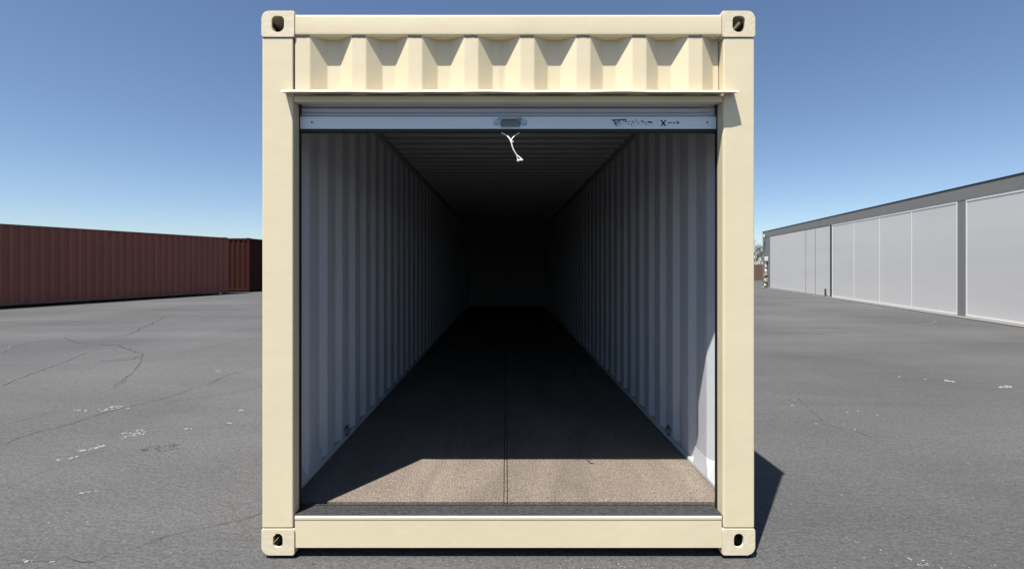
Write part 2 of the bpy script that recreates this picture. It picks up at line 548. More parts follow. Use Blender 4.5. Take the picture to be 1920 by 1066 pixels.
pale = [
    (Lp([(0, 212), (60, 185), (160, 165), (245, 155)]), 0.04),
    (Lp([(0, 345), (100, 303), (230, 255), (340, 212)]), 0.025),
    (Lp([(0, 90), (180, 98), (330, 104)]), 0.04),
    (Lp([(440, 344), (470, 325), (520, 292), (548, 255)]), 0.016),
    (Lp([(260, 190), (380, 184), (470, 181)]), 0.02),
    (Rp([(50, 128), (180, 133), (340, 142)]), 0.06),
    (Rp([(110, 92), (300, 97), (480, 106)]), 0.04),
    (Rp([(390, 60), (412, 70), (440, 72), (520, 70), (660, 73)]), 0.05),
    (Rp([(705, 105), (730, 98), (745, 88)]), 0.05),
    (Rp([(780, 72), (900, 85), (1095, 102)]), 0.05),
    (Rp([(430, 515), (470, 538), (512, 550)]), 0.007),
    (Rp([(675, 1030), (700, 1045), (720, 1054)]), 0.006),
]
bm = bmesh.new()
for i, (p, w) in enumerate(pale): ribbon(bm, p, w * 0.8, seed=40 + i, jit=0.3, z=0.007)
tag(obj("ground_streaks", bm, PALEM), None, None, kind="structure")

# pale stone chips lying on the asphalt (uncountable)
def chip(bm, c, r, rr, squash=0.35):
    res = bmesh.ops.create_icosphere(bm, subdivisions=1, radius=r)
    sx, sy = rr.uniform(0.7, 1.5), rr.uniform(0.6, 1.1)
    a = rr.uniform(0, 3.1)
    for v in res['verts']:
        k = rr.uniform(0.75, 1.2)
        x, y, z = v.co.x * sx * k, v.co.y * sy * k, v.co.z * squash * k
        v.co = Vector((c.x + x * math.cos(a) - y * math.sin(a), c.y + x * math.sin(a) + y * math.cos(a), c.z + max(z, -0.002) + 0.002))
bm = bmesh.new()
rr = random.Random(11)
def cluster(P, fn, n, r0, r1):
    for i in range(n):
        x, y = fn()
        p = P([(x, y)])[0]
        chip(bm, p, rr.uniform(r0, r1), rr)
U = rr.uniform
cluster(Lp, lambda: (U(285, 340), 440 + U(-3, 3)), 8, .006, .016)
cluster(Lp, lambda: ((lambda t: (360 + 165 * t, 440 - 14 * t + U(-7, 7)))(U(0, 1))), 26, .005, .015)
cluster(Lp, lambda: ((lambda t: (480 + 95 * t, 545 - 22 * t + U(-15, 10)))(U(0, 1))), 48, .004, .013)
cluster(Lp, lambda: ((lambda t: (305 + 105 * t, 603 - 22 * t + U(-3, 4)))(U(0, 1))), 30, .004, .012)
cluster(Lp, lambda: ((lambda t: (230 + 90 * t, 637 - 16 * t + U(-3, 4)))(U(0, 1))), 12, .004, .010)
cluster(Lp, lambda: ((lambda t: (315 + 72 * t, 768 - 10 * t + U(-2, 2)))(U(0, 1))), 14, .003, .008)
cluster(Lp, lambda: (U(722, 760), 513 + U(-3, 3)), 9, .004, .010)
cluster(Lp, lambda: (U(845, 878), 285 + U(-3, 3)), 7, .006, .016)
cluster(Lp, lambda: (U(950, 952), 442), 1, .022, .024)
cluster(Lp, lambda: (U(100, 108), 1037), 2, .010, .012)
cluster(Lp, lambda: (U(60, 240), 1040 + U(-14, 4)), 9, .003, .007)
cluster(Lp, lambda: (U(900, 915), 490 + U(-2, 2)), 3, .008, .014)
for x, y, r in ((603, 307, .025), (703, 317, .02), (190, 400, .018), (180, 421, .018), (275, 493, .016), (398, 448, .018),
                (440, 443, .02), (515, 460, .012), (427, 515, .016), (357, 941, .006), (395, 943, .006), (430, 960, .008),
                (442, 962, .006), (490, 975, .006), (530, 992, .009), (640, 1025, .012), (650, 1030, .009), (770, 1063, .008),
                (850, 1050, .006), (935, 993, .006), (965, 1053, .006), (980, 1053, .006), (555, 1040, .006), (590, 1053, .006),
                (880, 1062, .006), (348, 1062, .006), (700, 1012, .005)):
    chip(bm, Rp([(x, y)])[0], r * 0.6, rr)
cluster(Rp, lambda: (U(780, 812), 325 + U(-2, 2)), 7, .014, .025)
cluster(Rp, lambda: (U(1003, 1045), 346 + U(-3, 3)), 8, .014, .025)
cluster(Rp, lambda: (U(675, 720), 1042 + U(-10, 12)), 10, .003, .007)
cluster(lambda p: [gp(*p[0])], lambda: (rr.gauss(1160, 45), U(1048, 1075)), 90, .001, .0032)
cluster(lambda p: [gp(*p[0])], lambda: (U(560, 1500), U(1047, 1080)), 120, .0008, .0022)
cluster(lambda p: [gp(*p[0])], lambda: (U(1450, 1900), U(700, 1066)), 26, .002, .005)
cluster(lambda p: [gp(*p[0])], lambda: (U(0, 480), U(640, 1066)), 30, .002, .005)
tag(obj("gravel", bm, PEBBLE), "scattered chips of pale stone lying on the grey asphalt", "gravel", kind="stuff")

# ------------------------------------------------------------------ main container
BASE = 0.020
H = 2.685 - 0.0
LEN = 12.19
def zz(py): return (1040 - py) / 379.8           # height on the face above the casting base
MX = (953 - CX) / 379.8
main = thing("shipping_container", "cream shipping container standing open with its roll-up door raised", "shipping container", (MX, 0, BASE))
def fx(px): return (px - 953) / 379.8             # x on the face
# corner posts
ptop, pbot = zz(68.6), zz(990)
for sx in (-1, 1):
    a, b = sorted((sx * (W2 - 0.001), sx * 1.0645))
    bm = bmesh.new()
    add_box(bm, a, b, 0.004, 0.066, pbot + 0.0005, ptop - 0.002, 0.006, 3)
    a2, b2 = sorted((sx * (W2 - 0.003), sx * 1.140))
    add_box(bm, a2, b2, 0.0655, 0.150, pbot + 0.0005, ptop - 0.002, 0.002, 1)
    obj("corner_post", bm, CREAM, main)
    o = box("corner_post", CREAM, main, a, b, LEN - 0.15, LEN - 0.004, pbot + 0.0005, ptop - 0.002, 0.006, 2)
castings(main, LEN, H, (CREAM_C, CAVITY))
bm = bmesh.new()
tube(bm, [(-0.020, 0.030, -0.020), (0.010, 0.016, 0.012)], [0.006, 0.007], 10)
obj("glint_pin", bm, CREAM_C, main, loc=(fx(1385), 0, zz(44)))  # pale pin whose light colour stands in for a glint in the casting
# top front rail, gently bowed plate
bm = bmesh.new()
zt, zb = zz(26.5), zz(65.5)
prof = []
for k in range(17):
    t = k / 16
    e = min(t, 1 - t) * (zt - zb)
    prof.append((0.0045 + 0.0055 * max(0, 1 - e / 0.009) ** 2 - 0.0012 * math.sin(math.pi * t), zb + (zt - zb) * t))
prism(bm, prof + [(0.075, zt), (0.075, zb)], 'x', -W2 + CW + 0.003, W2 - CW - 0.003)
obj("top_rail", bm, CREAM, main, False)
box("top_rail", CREAM, main, -W2 + CW + 0.003, W2 - CW - 0.003, LEN - 0.075, LEN - 0.006, zb, zt, 0.004)
# dark caulk joint between casting / rail / post
bm = bmesh.new()
for sx in (-1, 1):
    bm = bmesh.new()
    a, b = sorted((sx * (W2 - 0.004), sx * 1.066))
    add_box(bm, a, b, 0.009, 0.14, ptop - 0.0025, ptop + 0.003)
    if sx < 0: add_box(bm, -1.0655, -1.0605, 0.009, 0.014, zz(176), ptop + 0.002)
    obj("sealant_joint", bm, SEAMD, main)
# front corrugated header panel
bm = bmesh.new()
prof = corr(-1.0603, 1.0603, 0.044, phase=fx(658.6) - 4 * PITCH, outer=0.070, inner=0.066)
sheet(bm, prof, lambda s, d, t: (s, 0.010 + d, t), zz(177), zz(65.5) + 0.0005, 0.003, 0.004)
# weld seam on one of the inner flats
add_box(bm, fx(936) , fx(936) + 0.0035, 0.0525, 0.0545, zz(177), zz(70), 0)
add_box(bm, fx(941.5) , fx(941.5) + 0.002, 0.0528, 0.0545, zz(177), zz(70), 0)
obj("header_panel", bm, CREAM, main)
# beads of old sealant where the outer flats meet the rail
rr = random.Random(3)
for q in range(8):
    xa = fx(658.6) + (q - 1) * PITCH
    xb = min(1.056, xa + 0.068)
    bm = bmesh.new()
    tube(bm, [(xa + (xb - xa) * t / 6, 0.0085, zb - 0.001 - rr.uniform(0, 0.003)) for t in range(7)], 0.0022, 6)
    obj("sealant_bead", bm, SEAMD, main)

# drip hood over the door
hz = EYE - BASE + 0.8406
bm = bmesh.new()
hx0, hx1 = (525 - CX) / 389.0 - MX, (1387 - CX) / 389.0 - MX
# a bent angle: thin shelf with a small down-turned lip, tapered ends
n = 40
rows = []
for i in range(n + 1):
    t = i / n
    x = hx0 + (hx1 - hx0) * t
    w = 0.0012 * math.sin(t * 19) + 0.0008 * math.sin(t * 43 + 1)
    endt = min(1, min(t, 1 - t) * 40)
    rows.append([(x, -0.052 + (1 - endt) * 0.004, hz - 0.0045 + w), (x, -0.044 + (1 - endt) * 0.004, hz + 0.0070 + w), (x, 0.003, hz + 0.014), (x, 0.003, hz + 0.006)])
g = [[bm.verts.new(p) for p in r] for r in rows]
for a, b in zip(g, g[1:]):
    for k in range(4):
        bm.faces.new((a[k], b[k], b[(k + 1) % 4], a[(k + 1) % 4]))
bm.faces.new(g[0]); bm.faces.new(g[-1][::-1])
add_box(bm, -1.0595, 1.0595, 0.0025, 0.0640, hz + 0.0065, hz + 0.0135)
obj("drip_hood", bm, CREAM, main)

# door header box behind / below the hood (runs between the posts)
OX = 1.0625       # half opening
HEADZ = zz(190.0)
bm = bmesh.new()
add_box(bm, -OX, OX, 0.006, 0.050, HEADZ, zz(178), 0.003)
obj("door_header", bm, CREAM, main)
# jamb returns (cream angle behind the post), left and right
for sx in (-1, 1):
    a, b = sorted((sx * 1.0645, sx * (OX + 0.0)))
    box("door_jamb", CREAM, main, a, b, 0.012, 0.066, zz(968), HEADZ, 0.0)
    a, b = sorted((sx * 1.10, sx * (OX - 0.005)))
    box("door_guide", RAIL_DARK, main, a, b, 0.0665, 0.088, zz(968) + 0.002, zz(178), 0.002)

# bottom rail with a bright folded lip
bm = bmesh.new()
bz0, bz1 = zz(1027), zz(968)
prof = [(0.006, bz0), (0.006, bz1 - 0.018), (0.0035, bz1 - 0.015), (0.0035, bz1 - 0.004), (0.008, bz1), (0.090, bz1), (0.090, bz1 - 0.005), (0.012, bz1 - 0.005), (0.012, bz0 + 0.006), (0.090, bz0 + 0.006), (0.090, bz0), (0.010, bz0 - 0.001)]
prism(bm, prof, 'x', -W2 + CW + 0.001, W2 - CW - 0.001)
obj("bottom_rail", bm, CREAM, main)
# sill
FZ = EYE - BASE - 1.245
bm = bmesh.new()
add_box(bm, -OX + 0.001, OX - 0.001, 0.010, 0.108, bz1 - 0.004, bz1 + 0.0045, 0.002)
for i, a in enumerate((0.100,)):
    add_box(bm, -OX + 0.02, OX - 0.02, a, a + 0.008, bz1 + 0.004, bz1 + 0.009, 0.002)
obj("sill", bm, SILLM, main)
box("sill_gap_shade", RAIL_DARK, main, -OX - 0.02, OX + 0.02, 0.109, 0.162, FZ - 0.03, FZ - 0.018)  # near-black plate, the shade of the gap is put into its colour

# floor boards: plywood sheets in two rows
bm = bmesh.new()
ys = [0.158, 2.4, 4.85, 7.3, 9.75, LEN - 0.16]
IW = 1.150
for j, (a, b) in enumerate(zip(ys, ys[1:])):
    for x0, x1 in ((-IW, -0.024), (-0.020, -0.006), (-0.002, IW)):
        add_box(bm, x0, x1, a, b - 0.003, FZ - 0.028, FZ - (0.0015 if x1 - x0 < 0.1 else 0), 0.001, 1)
obj("floor", bm, PLY, main)
# side walls (one corrugated sheet each, cream outside, grey inside)
DPT = 0.032
for sx in (-1, 1):
    bm = bmesh.new()
    prof = corr(0.150, LEN - 0.15, DPT, phase=0.055, outer=0.048, inner=0.118)
    sheet(bm, prof, lambda s, d, t: (sx * (W2 - 0.018 - d), s, t), 0.16, H - 0.075, 0.004)
    obj("side_wall", bm, (CREAM, INNER), main)
    # interior base and top rails
    bm = bmesh.new()
    x0 = W2 - 0.018 - 0.036 - 0.012
    pts = [(sx * x0, FZ - 0.03), (sx * x0, FZ + 0.012), (sx * (x0 + 0.005), FZ + 0.024), (sx * (W2 - 0.0575), FZ + 0.024), (sx * (W2 - 0.0575), FZ - 0.03)]
    prism(bm, pts, 'y', 0.155, LEN - 0.155)
    obj("inner_base_rail", bm, INNER, main)
    bm = bmesh.new()
    rows = []
    for yy, d in [(a, b) for a, b in prof if a < 0.60] + [(0.60, DPT)]:
        xw = W2 - 0.018 - d - 0.0042
        rows.append([bm.verts.new((sx * q, yy + 0.004, z)) for q, z in ((x0 - 0.002, FZ + 0.001), (x0 - 0.002, FZ + 0.020), (xw, FZ + 0.120), (xw, FZ + 0.001))])
    for p, q in zip(rows, rows[1:]):
        for k in range(4): bm.faces.new((p[k], q[k], q[(k + 1) % 4], p[(k + 1) % 4]))
    bm.faces.new(rows[0]); bm.faces.new(rows[-1][::-1])
    obj("foot_gusset", bm, INNER, main)
    # lashing ring
    bm = bmesh.new()
    xr, yr, zr = x0 - 0.006, 1.05, FZ + 0.062
    add_box(bm, *sorted((sx * (x0 + 0.012), sx * (x0 - 0.004))), yr - 0.03, yr + 0.03, zr + 0.005, zr + 0.030, 0.003)
    tube(bm, [(sx * xr, yr + 0.026 * math.sin(a), zr - 0.006 + 0.026 * math.cos(a)) for a in [2 * math.pi * k / 16 for k in range(17)]], 0.0045, 8, False)
    obj("lashing_ring", bm, RINGM, main)
    a, b = sorted((sx * (W2 - 0.002), sx * (W2 - 0.057)))
    box("side_rail", CREAM, main, a, b, CD + 0.002, LEN - CD - 0.002, H - 0.085, H - 0.018, 0.004)
    box("side_rail", CREAM, main, a, b, CD + 0.002, LEN - CD - 0.002, 0.03, FZ + 0.022, 0.004)
    a, b = sorted((sx * 1.146, sx * 1.1645))
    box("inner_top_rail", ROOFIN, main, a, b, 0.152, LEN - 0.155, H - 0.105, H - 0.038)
# roof: transverse corrugation
bm = bmesh.new()
prof = corr(0.08, LEN - 0.08, 0.030, pitch=0.209, phase=0.06, outer=0.125, inner=0.036)
sheet(bm, prof, lambda s, d, t: (t, s, H - 0.022 - d), -W2 + 0.058, W2 - 0.058, 0.002)
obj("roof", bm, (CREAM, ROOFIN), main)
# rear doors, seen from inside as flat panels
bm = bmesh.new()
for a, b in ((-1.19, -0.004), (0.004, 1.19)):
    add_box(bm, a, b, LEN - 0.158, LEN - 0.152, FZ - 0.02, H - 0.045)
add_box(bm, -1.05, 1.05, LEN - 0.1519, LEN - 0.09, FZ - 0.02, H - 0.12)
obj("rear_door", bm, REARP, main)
# under-frame cross members and a skirt
bm = bmesh.new()
for k in range(40):
    y = 0.22 + k * 0.3
    if y > LEN - 0.2: break
    add_box(bm, -1.15, 1.15, y, y + 0.05, 0.05, FZ - 0.029)
obj("cross_member", bm, UNDER, main)

# roll-up door, raised
rd = bpy.data.objects.new("roll_up_door", None); COL.objects.link(rd); rd.parent = main
rd.location = (0, 0.070, 0)
YB = 0.0                                     # front of the bar in door coordinates (y = 0.070 in the container)
SB = FPX / (DIST + 0.070)
def dz(py): return (HY - py) / SB + EYE - BASE
def dx(px): return (px - CX) / SB - MX
bz_0, bz_1 = dz(241.5), dz(218.5)
# curtain ridges above the bar
bm = bmesh.new()
pts = []
zc = bz_1 + 0.003
ztop = zz(178)
k = 0
rid = 0.0265
front = []
N = int((ztop + 0.10 - zc) / rid * 8)
for i in range(N + 1):
    z = zc + i * rid / 8
    ph = (z - zc) / rid
    front.append((0.020 - 0.0065 * abs(math.sin(math.pi * ph)) ** 1.4, z))
back = [(y + 0.0016, z) for y, z in front[::-1]]
prism(bm, front + back, 'x', dx(561), dx(1345))
obj("curtain", bm, CURT, rd)
# drum of rolled curtain above, out of sight behind the header
bm = bmesh.new()
tube(bm, [(-1.04, 0.20, ztop + 0.02), (1.04, 0.20, ztop + 0.02)], 0.13, 28)
obj("drum", bm, CURT, rd)
bm = bmesh.new()
add_box(bm, dx(560), dx(1347), YB, YB + 0.03, bz_0, bz_1, 0.0012, 1)
obj("bottom_bar", bm, BAR, rd)
bm = bmesh.new()
add_box(bm, dx(560), dx(1347), YB + 0.002, YB + 0.022, bz_0 - 0.019, bz_0 - 0.0005, 0.004)
obj("rubber_seal", bm, BLACK, rd)
for px in (585, 1326):
    bm = bmesh.new()
    cyl(bm, (dx(px), -0.003, dz(229.5)), 'y', 0.0042, 0.004, 12)
    obj("bolt", bm, INK, rd)
# lift handle: dished plate, grip and two round fixings
bm = bmesh.new()
c0, c1 = dx(938), dx(976)
prism(bm, round_rect((c0 + c1) / 2, dz(229.5), c1 - c0, 0.044, 0.012), 'y', -0.006, -0.0005)
obj("handle_plate", bm, BARHD, rd)
bm = bmesh.new()
zc_ = dz(223.5)
tube(bm, [(c0 + 0.004, -0.007, zc_ - 0.010), (c0 + 0.010, -0.014, zc_), (c1 - 0.010, -0.014, zc_), (c1 - 0.004, -0.007, zc_ - 0.010)], 0.0048, 10)
tube(bm, [(c0 + 0.002, -0.007, dz(238)), (c1 - 0.002, -0.007, dz(238))], 0.002, 8)
obj("handle_grip", bm, BARH, rd)
for px, s in ((930.5, 1), (982.5, -1)):
    bm = bmesh.new()
    cyl(bm, (dx(px), -0.005, dz(230)), 'y', 0.016, 0.0045, 20)
    cyl(bm, (dx(px), -0.011, dz(230)), 'y', 0.0085, 0.006, 6)
    tube(bm, [(dx(px) + s * 0.008, -0.006, dz(224)), (dx(px) + s * 0.020, -0.007, dz(221))], 0.003, 6)
    obj("handle_fixing", bm, BARH, rd)
# worn lettering strip
bm = bmesh.new()
def stroke(bm, x0, y0, x1, y1, w, mi=0, yy=-0.0012):
    a = Vector((dx(x0), yy, dz(y0))); b = Vector((dx(x1), yy, dz(y1)))
    d = (b - a); nn = Vector((-d.z, 0, d.x)).normalized() * w / SB / 2
    ee = d.normalized() * 0.0004
    vs = [bm.verts.new(p) for p in (a - nn - ee, b - nn + ee, b + nn + ee, a + nn - ee)]
    f = bm.faces.new(vs)
    ex = bmesh.ops.extrude_face_region(bm, geom=[f])
    bmesh.ops.translate(bm, verts=[v for v in ex['geom'] if isinstance(v, bmesh.types.BMVert)], vec=(0, 0.0010, 0))
    for ff in bm.faces[-6:] if False else []: pass
S_ = lambda *a: stroke(bm, *a)
S_(1147, 225.5, 1174, 224.5, 2.2); S_(1151, 226, 1156, 236, 2.2); S_(1162, 226, 1154, 232, 1.5)
S_(1215, 229.0, 1222, 229.3, 2.6); S_(1213, 229.6, 1224, 230.2, 1.2)
obj_letters = bm
bm = bmesh.new()
S_(1239, 225.5, 1248, 236, 2.4); S_(1248, 225.5, 1240, 236, 2.4)
S_(1252, 231, 1259, 230.2, 1.6); S_(1261.5, 230.6, 1265.5, 230, 1.8); S_(1269, 227.5, 1273, 230, 1.8); S_(1273, 230, 1269, 232.5, 1.8)
obj("arrow_mark", bm, INK, rd)
bm = obj_letters
rr = random.Random(21)
x = 1160
while x < 1212:                                     # unreadable worn glyphs
    h = rr.uniform(3, 8)
    y = 230 + rr.uniform(-3, 3)
    for q in range(rr.choice((1, 2, 2, 3))):
        xa, ya = x + rr.uniform(-1.5, 1.5), y + rr.uniform(-h / 2, h / 2)
        stroke(bm, xa, ya, xa + rr.uniform(-2.6, 3), ya + rr.uniform(-3.4, 3.4) + 0.2, rr.uniform(0.5, 1.1), 0, -0.0010 - 0.00002 * q)
    x += rr.uniform(2.6, 4.2)
obj("lettering", bm, INK, rd)
bm = bmesh.new()
x = 1149
while x < 1236:
    for q in range(2):
        xa, ya = x + rr.uniform(-1.5, 1.5), 230.5 + rr.uniform(-5.5, 6)
        stroke(bm, xa, ya, xa + rr.uniform(-2, 3), ya + rr.uniform(-1.6, 1.6) + 0.2, rr.uniform(0.5, 1.1), 0, -0.0007)
    x += rr.uniform(1.8, 3.0)
obj("pale_lettering", bm, INKW, rd)

# pull rope (hangs from the bar)
def rp(px, py, y=0.062):
    s = FPX / (DIST + y)
    return Vector(((px - CX) / s, y, (HY - py) / s + EYE))
def smooth_path(pts, n=6):
    out = []
    P = [pts[0]] + pts + [pts[-1]]
    for i in range(1, len(P) - 2):
        for k in range(n):
            t = k / n
            a, b, c, d = P[i - 1], P[i], P[i + 1], P[i + 2]
            out.append(0.5 * ((2 * b) + (c - a) * t + (2 * a - 5 * b + 4 * c - d) * t * t + (3 * b - a - 3 * c + d) * t ** 3))
    out.append(pts[-1])
    return out
rope = thing("pull_rope", "short white knotted rope hanging from the raised door bar", "rope", rp(958, 241))
bm = bmesh.new()
o0 = rp(958, 241)
def sub(pts): return [p - o0 for p in pts]
tube(bm, sub(smooth_path([rp(937, 241.5, 0.098), rp(940, 248, 0.096), rp(942, 250.0, 0.060), rp(949, 253.5, 0.030), rp(954.5, 258.5, 0.010), rp(957.8, 264.5, 0.0), rp(959.5, 271, 0.0), rp(961.5, 278, 0.0), rp(965.5, 286, 0.0), rp(970, 291.5, 0.002), rp(976, 296.5, 0.003), rp(980.5, 300.5, 0.004)])), 0.0032, 8)
tube(bm, sub(smooth_path([rp(978, 241.5, 0.098), rp(974, 248, 0.096), rp(972.5, 249.7, 0.060), rp(966, 254, 0.028), rp(961, 259, 0.008), rp(958.5, 264.5, -0.003), rp(959.8, 271, -0.005), rp(962, 279, -0.005), rp(966.5, 287, -0.004), rp(969, 293, 0.0), rp(971, 299, 0.002)])), 0.0027, 8)
obj("cord", bm, ROPE, rope, True)
bm = bmesh.new()
tube(bm, sub([rp(956.8, 262, 0), rp(958, 265, 0), rp(960.5, 266, 0), rp(963, 265.5, 0)]), [0.003, 0.0052, 0.004, 0.003], 8)
obj("knot", bm, ROPE, rope, True)
bm = bmesh.new()
tube(bm, sub(smooth_path([rp(969.5, 301.5, 0.002), rp(972, 301, 0.0), rp(976, 300, 0.0), rp(980.5, 300.2, 0.003)], 3)),
     [0.003, 0.005, 0.0062, 0.0055, 0.005, 0.0045, 0.0045, 0.0048, 0.0044, 0.0035], 8)
obj("knot", bm, ROPE, rope, True)

# black pads added below the two front corners in place of their shadow
for sx, nm in ((-1, "left"), (1, "right")):
    cxp = MX + sx * (W2 - 0.085 if sx < 0 else W2 - 0.083)
    bm = bmesh.new()
    add_box(bm, -0.062, 0.070, -0.06, 0.06, -BASE + 0.001, -0.0005, 0.003)
    o = obj("shadow_pad", bm, BLACK, None, loc=(cxp, 0.078, BASE))
    tag(o, "thin black pad standing in for shadow under the %s front corner of the cream container" % nm, "shadow_pad", "shadow pads below the container corners")

# ------------------------------------------------------------------ red containers, left
def closed_container(name, label, loc, ang, Hc, body, rail, L=12.19):
    r = thing(name, label, "shipping container", loc, ang, "dark containers parked along the left of the yard")
    castings(r, L, Hc, (rail, CAVITY))
    for sx in (-1, 1):
        for a, b in ((0.004, 0.15), (L - 0.15, L - 0.004)):
            x0, x1 = sorted((sx * (W2 - 0.001), sx * 1.08))
            box("corner_post", body, r, x0, x1, a, b, CH, Hc - CH, 0.006)
        bm = bmesh.new()
        sheet(bm, corr(0.150, L - 0.15, 0.046, phase=0.05, outer=0.112, inner=0.110), lambda s, d, t: (sx * (W2 - 0.012 - d), s, t), 0.15, Hc - 0.07, 0.004)
        obj("side_wall", bm, (body, body), r)
        x0, x1 = sorted((sx * (W2 - 0.003), sx * (W2 - 0.06)))
        box("side_rail", rail, r, x0, x1, CD, L - CD, Hc - 0.085, Hc - 0.02, 0.004)
        box("side_rail", rail, r, x0, x1, CD, L - CD, 0.045, 0.165, 0.004)
    for y0, sg in ((0, 1), (L, -1)):
        bm = bmesh.new()
        sheet(bm, corr(-1.08, 1.08, 0.044, phase=0.03), lambda s, d, t: (s, y0 + sg * (0.012 + d), t), 0.12, Hc - 0.10, 0.004)
        obj("end_wall", bm, (body, body), r)
        for z0, z1 in ((0.03, 0.14), (Hc - 0.12, Hc - 0.015)):
            a, b = sorted((y0 + sg * 0.004, y0 + sg * 0.08))
            box("end_rail", rail, r, -W2 + CW, W2 - CW, a, b, z0, z1, 0.004)
    bm = bmesh.new()
    sheet(bm, corr(0.08, L - 0.08, 0.02, pitch=0.209, phase=0.06, outer=0.10, inner=0.035),
          lambda s, d, t: (t, s, Hc - 0.022 - d), -W2 + 0.05, W2 - 0.05, 0.002)
    obj("roof", bm, (body, body), r)
    box("underframe", UNDER, r, -1.15, 1.15, 0.15, L - 0.15, 0.06, 0.15)
    return r

LIFT = 0.05
pA, pB = gp(0, 579), gp(490, 547)
d1 = (pB - pA).normalized()
ang1 = math.atan2(-d1.x, d1.y)
n1 = Vector((d1.y, -d1.x, 0))                      # towards the yard
def on_line(p, d, px):                             # point of the line p + t d seen in photo column px
    k = (px - CX) / FPX
    # (p.x + t d.x) = k (p.y + t d.y + DIST)
    t = (k * (p.y + DIST) - p.x) / (d.x - k * d.y)
    return p + d * t
far = on_line(pA, d1, 427)
org = far - d1 * 12.19 - n1 * W2
closed_container("shipping_container", "long oxide red container nearest the left edge of the yard", (org.x, org.y, LIFT), ang1, 2.80, REDM, REDR)
c2 = gp(468, 547.4)
closed_container("shipping_container", "dark brown container half hidden behind the end of the red one", (c2.x - W2, c2.y + 0.0, LIFT), math.radians(-1.5), 2.87, BRNM, BRNM)
# two loose rags / weeds at the foot of the red container
for (px, py, r0, lab) in ((410, 541, 0.05, "small white scrap by the foot of the long red container"),):
    bm = bmesh.new()
    res = bmesh.ops.create_icosphere(bm, subdivisions=2, radius=r0)
    rr = random.Random(5)
    for v in res['verts']:
        v.co *= rr.uniform(0.7, 1.2)
        v.co.z = max(v.co.z * 1.6, -r0 * 0.9)
    p = on_line(pA, d1, px) + n1 * 0.12
    o = obj("litter", bm, PEBBLE, None, loc=(p.x, p.y, r0))
    tag(o, lab, "litter")

# ------------------------------------------------------------------ storage building, right
q1 = gp(1430, 538.6); q0 = gp(1920, 612.5)
dB = (q1 - q0).normalized()
BH = 3.62
start = q0 - dB * 9.0
blen = (q1 - start).length
bang = math.atan2(dB.y, dB.x)            # local +x runs away from the camera along the front
bld = thing("storage_building", "long low grey storage building with wide pale doors", "building", start, bang)
# local: x along the front, y to the left of it (towards the yard is +y)
def bx(px): return (on_line(q0, dB, px) - start).length
FASC = 0.37
bm = bmesh.new()
DOORS = [(1444, 1556.5), (1560, 1795), (1811, 2090)]
spans = sorted((bx(b), bx(a)) for a, b in DOORS)
# wall piers between the doors
edges = [0.0] + [e for s in spans for e in s] + [blen]
for a, b in zip(edges[::2], edges[1::2]):
    if b - a > 0.02: add_box(bm, a, b, -0.25, 0.0, 0, BH - FASC)
add_box(bm, 0, blen, -0.25, 0.005, BH - FASC, BH - 0.03)
add_box(bm, 0, blen, -7.0, -6.8, 0, BH - 0.03)
add_box(bm, 0, 0.2, -6.8, -0.25, 0, BH - 0.03)
add_box(bm, blen - 0.2, blen, -6.8, -0.25, 0, BH - 0.03)
obj("wall", bm, BLDG, bld)
bm = bmesh.new()
add_box(bm, -0.08, blen + 0.05, -7.1, 0.010, BH - 0.03, BH + 0.02, 0.004)
obj("roof", bm, TRIM, bld)
bm = bmesh.new()
add_box(bm, 0, blen, 0.0015, 0.16, 0.0, 0.035, 0.006)
obj("kerb", bm, BLDG, bld)
def door(a, b, seams, frame=True, dark_seams=()):
    """a..b along the front; seams = positions of vertical cover strips."""
    r = bpy.data.objects.new("large_door", None); COL.objects.link(r); r.parent = bld
    top = BH - FASC - 0.015
    bm = bmesh.new()
    ks = [a] + sorted(list(seams) + list(dark_seams)) + [b]
    for s, e in zip(ks, ks[1:]):
        add_box(bm, s + 0.006, e - 0.006, -0.045, 0.002, 0.06, top - 0.02, 0.004)
    obj("panel", bm, DOORM, r)
    bm = bmesh.new()
    bm.free()
    for s in seams:
        bm = bmesh.new(); add_box(bm, s - 0.020, s + 0.020, 0.0005, 0.008, 0.096, top - 0.046, 0.003)
        obj("joint_strip", bm, SEAML, r)
    bm = bmesh.new()
    if frame:
        add_box(bm, a, b, 0.0005, 0.009, top - 0.045, top, 0.003)
        add_box(bm, a, b, 0.0005, 0.009, 0.045, 0.095, 0.003)
        add_box(bm, a, a + 0.05, 0.0005, 0.0085, 0.095, top - 0.045, 0.003)
        add_box(bm, b - 0.05, b, 0.0005, 0.0085, 0.095, top - 0.045, 0.003)
    if frame: obj("trim", bm, DFRAME, r)
    else: bm.free()
    if dark_seams:
        bm = bmesh.new()
        for s in dark_seams: add_box(bm, s - 0.010, s + 0.010, 0.003, 0.009, 0.06, top - 0.03, 0.001)
        obj("seal_strip", bm, SEAMD, r)
    return r
d_far = door(bx(1556.5), bx(1444), [], False, [bx(1511), bx(1529)])
bm = bmesh.new()
lx = bx(1549)
add_box(bm, lx - 0.10, lx + 0.10, 0.006, 0.03, 0.08, 0.12, 0.004)
add_box(bm, lx - 0.02, lx + 0.03, 0.006, 0.06, 0.10, 0.38, 0.006)
obj("latch", bm, TRIM, d_far)
door(bx(1795), bx(1560), [bx(1601), bx(1649), bx(1709)])
door(bx(2090), bx(1811), [bx(2000)])
_e = bx(2090) - 0.7
if _e > 2.5: door(0.6, _e, [0.6 + (_e - 0.6) * k / 3 for k in (1, 2)])
# charcoal filler between the far two doors, its colour standing in for gap shade
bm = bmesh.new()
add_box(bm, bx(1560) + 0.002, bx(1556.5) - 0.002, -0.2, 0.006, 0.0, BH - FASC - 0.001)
obj("shadow_gap", bm, TRIM, bld)
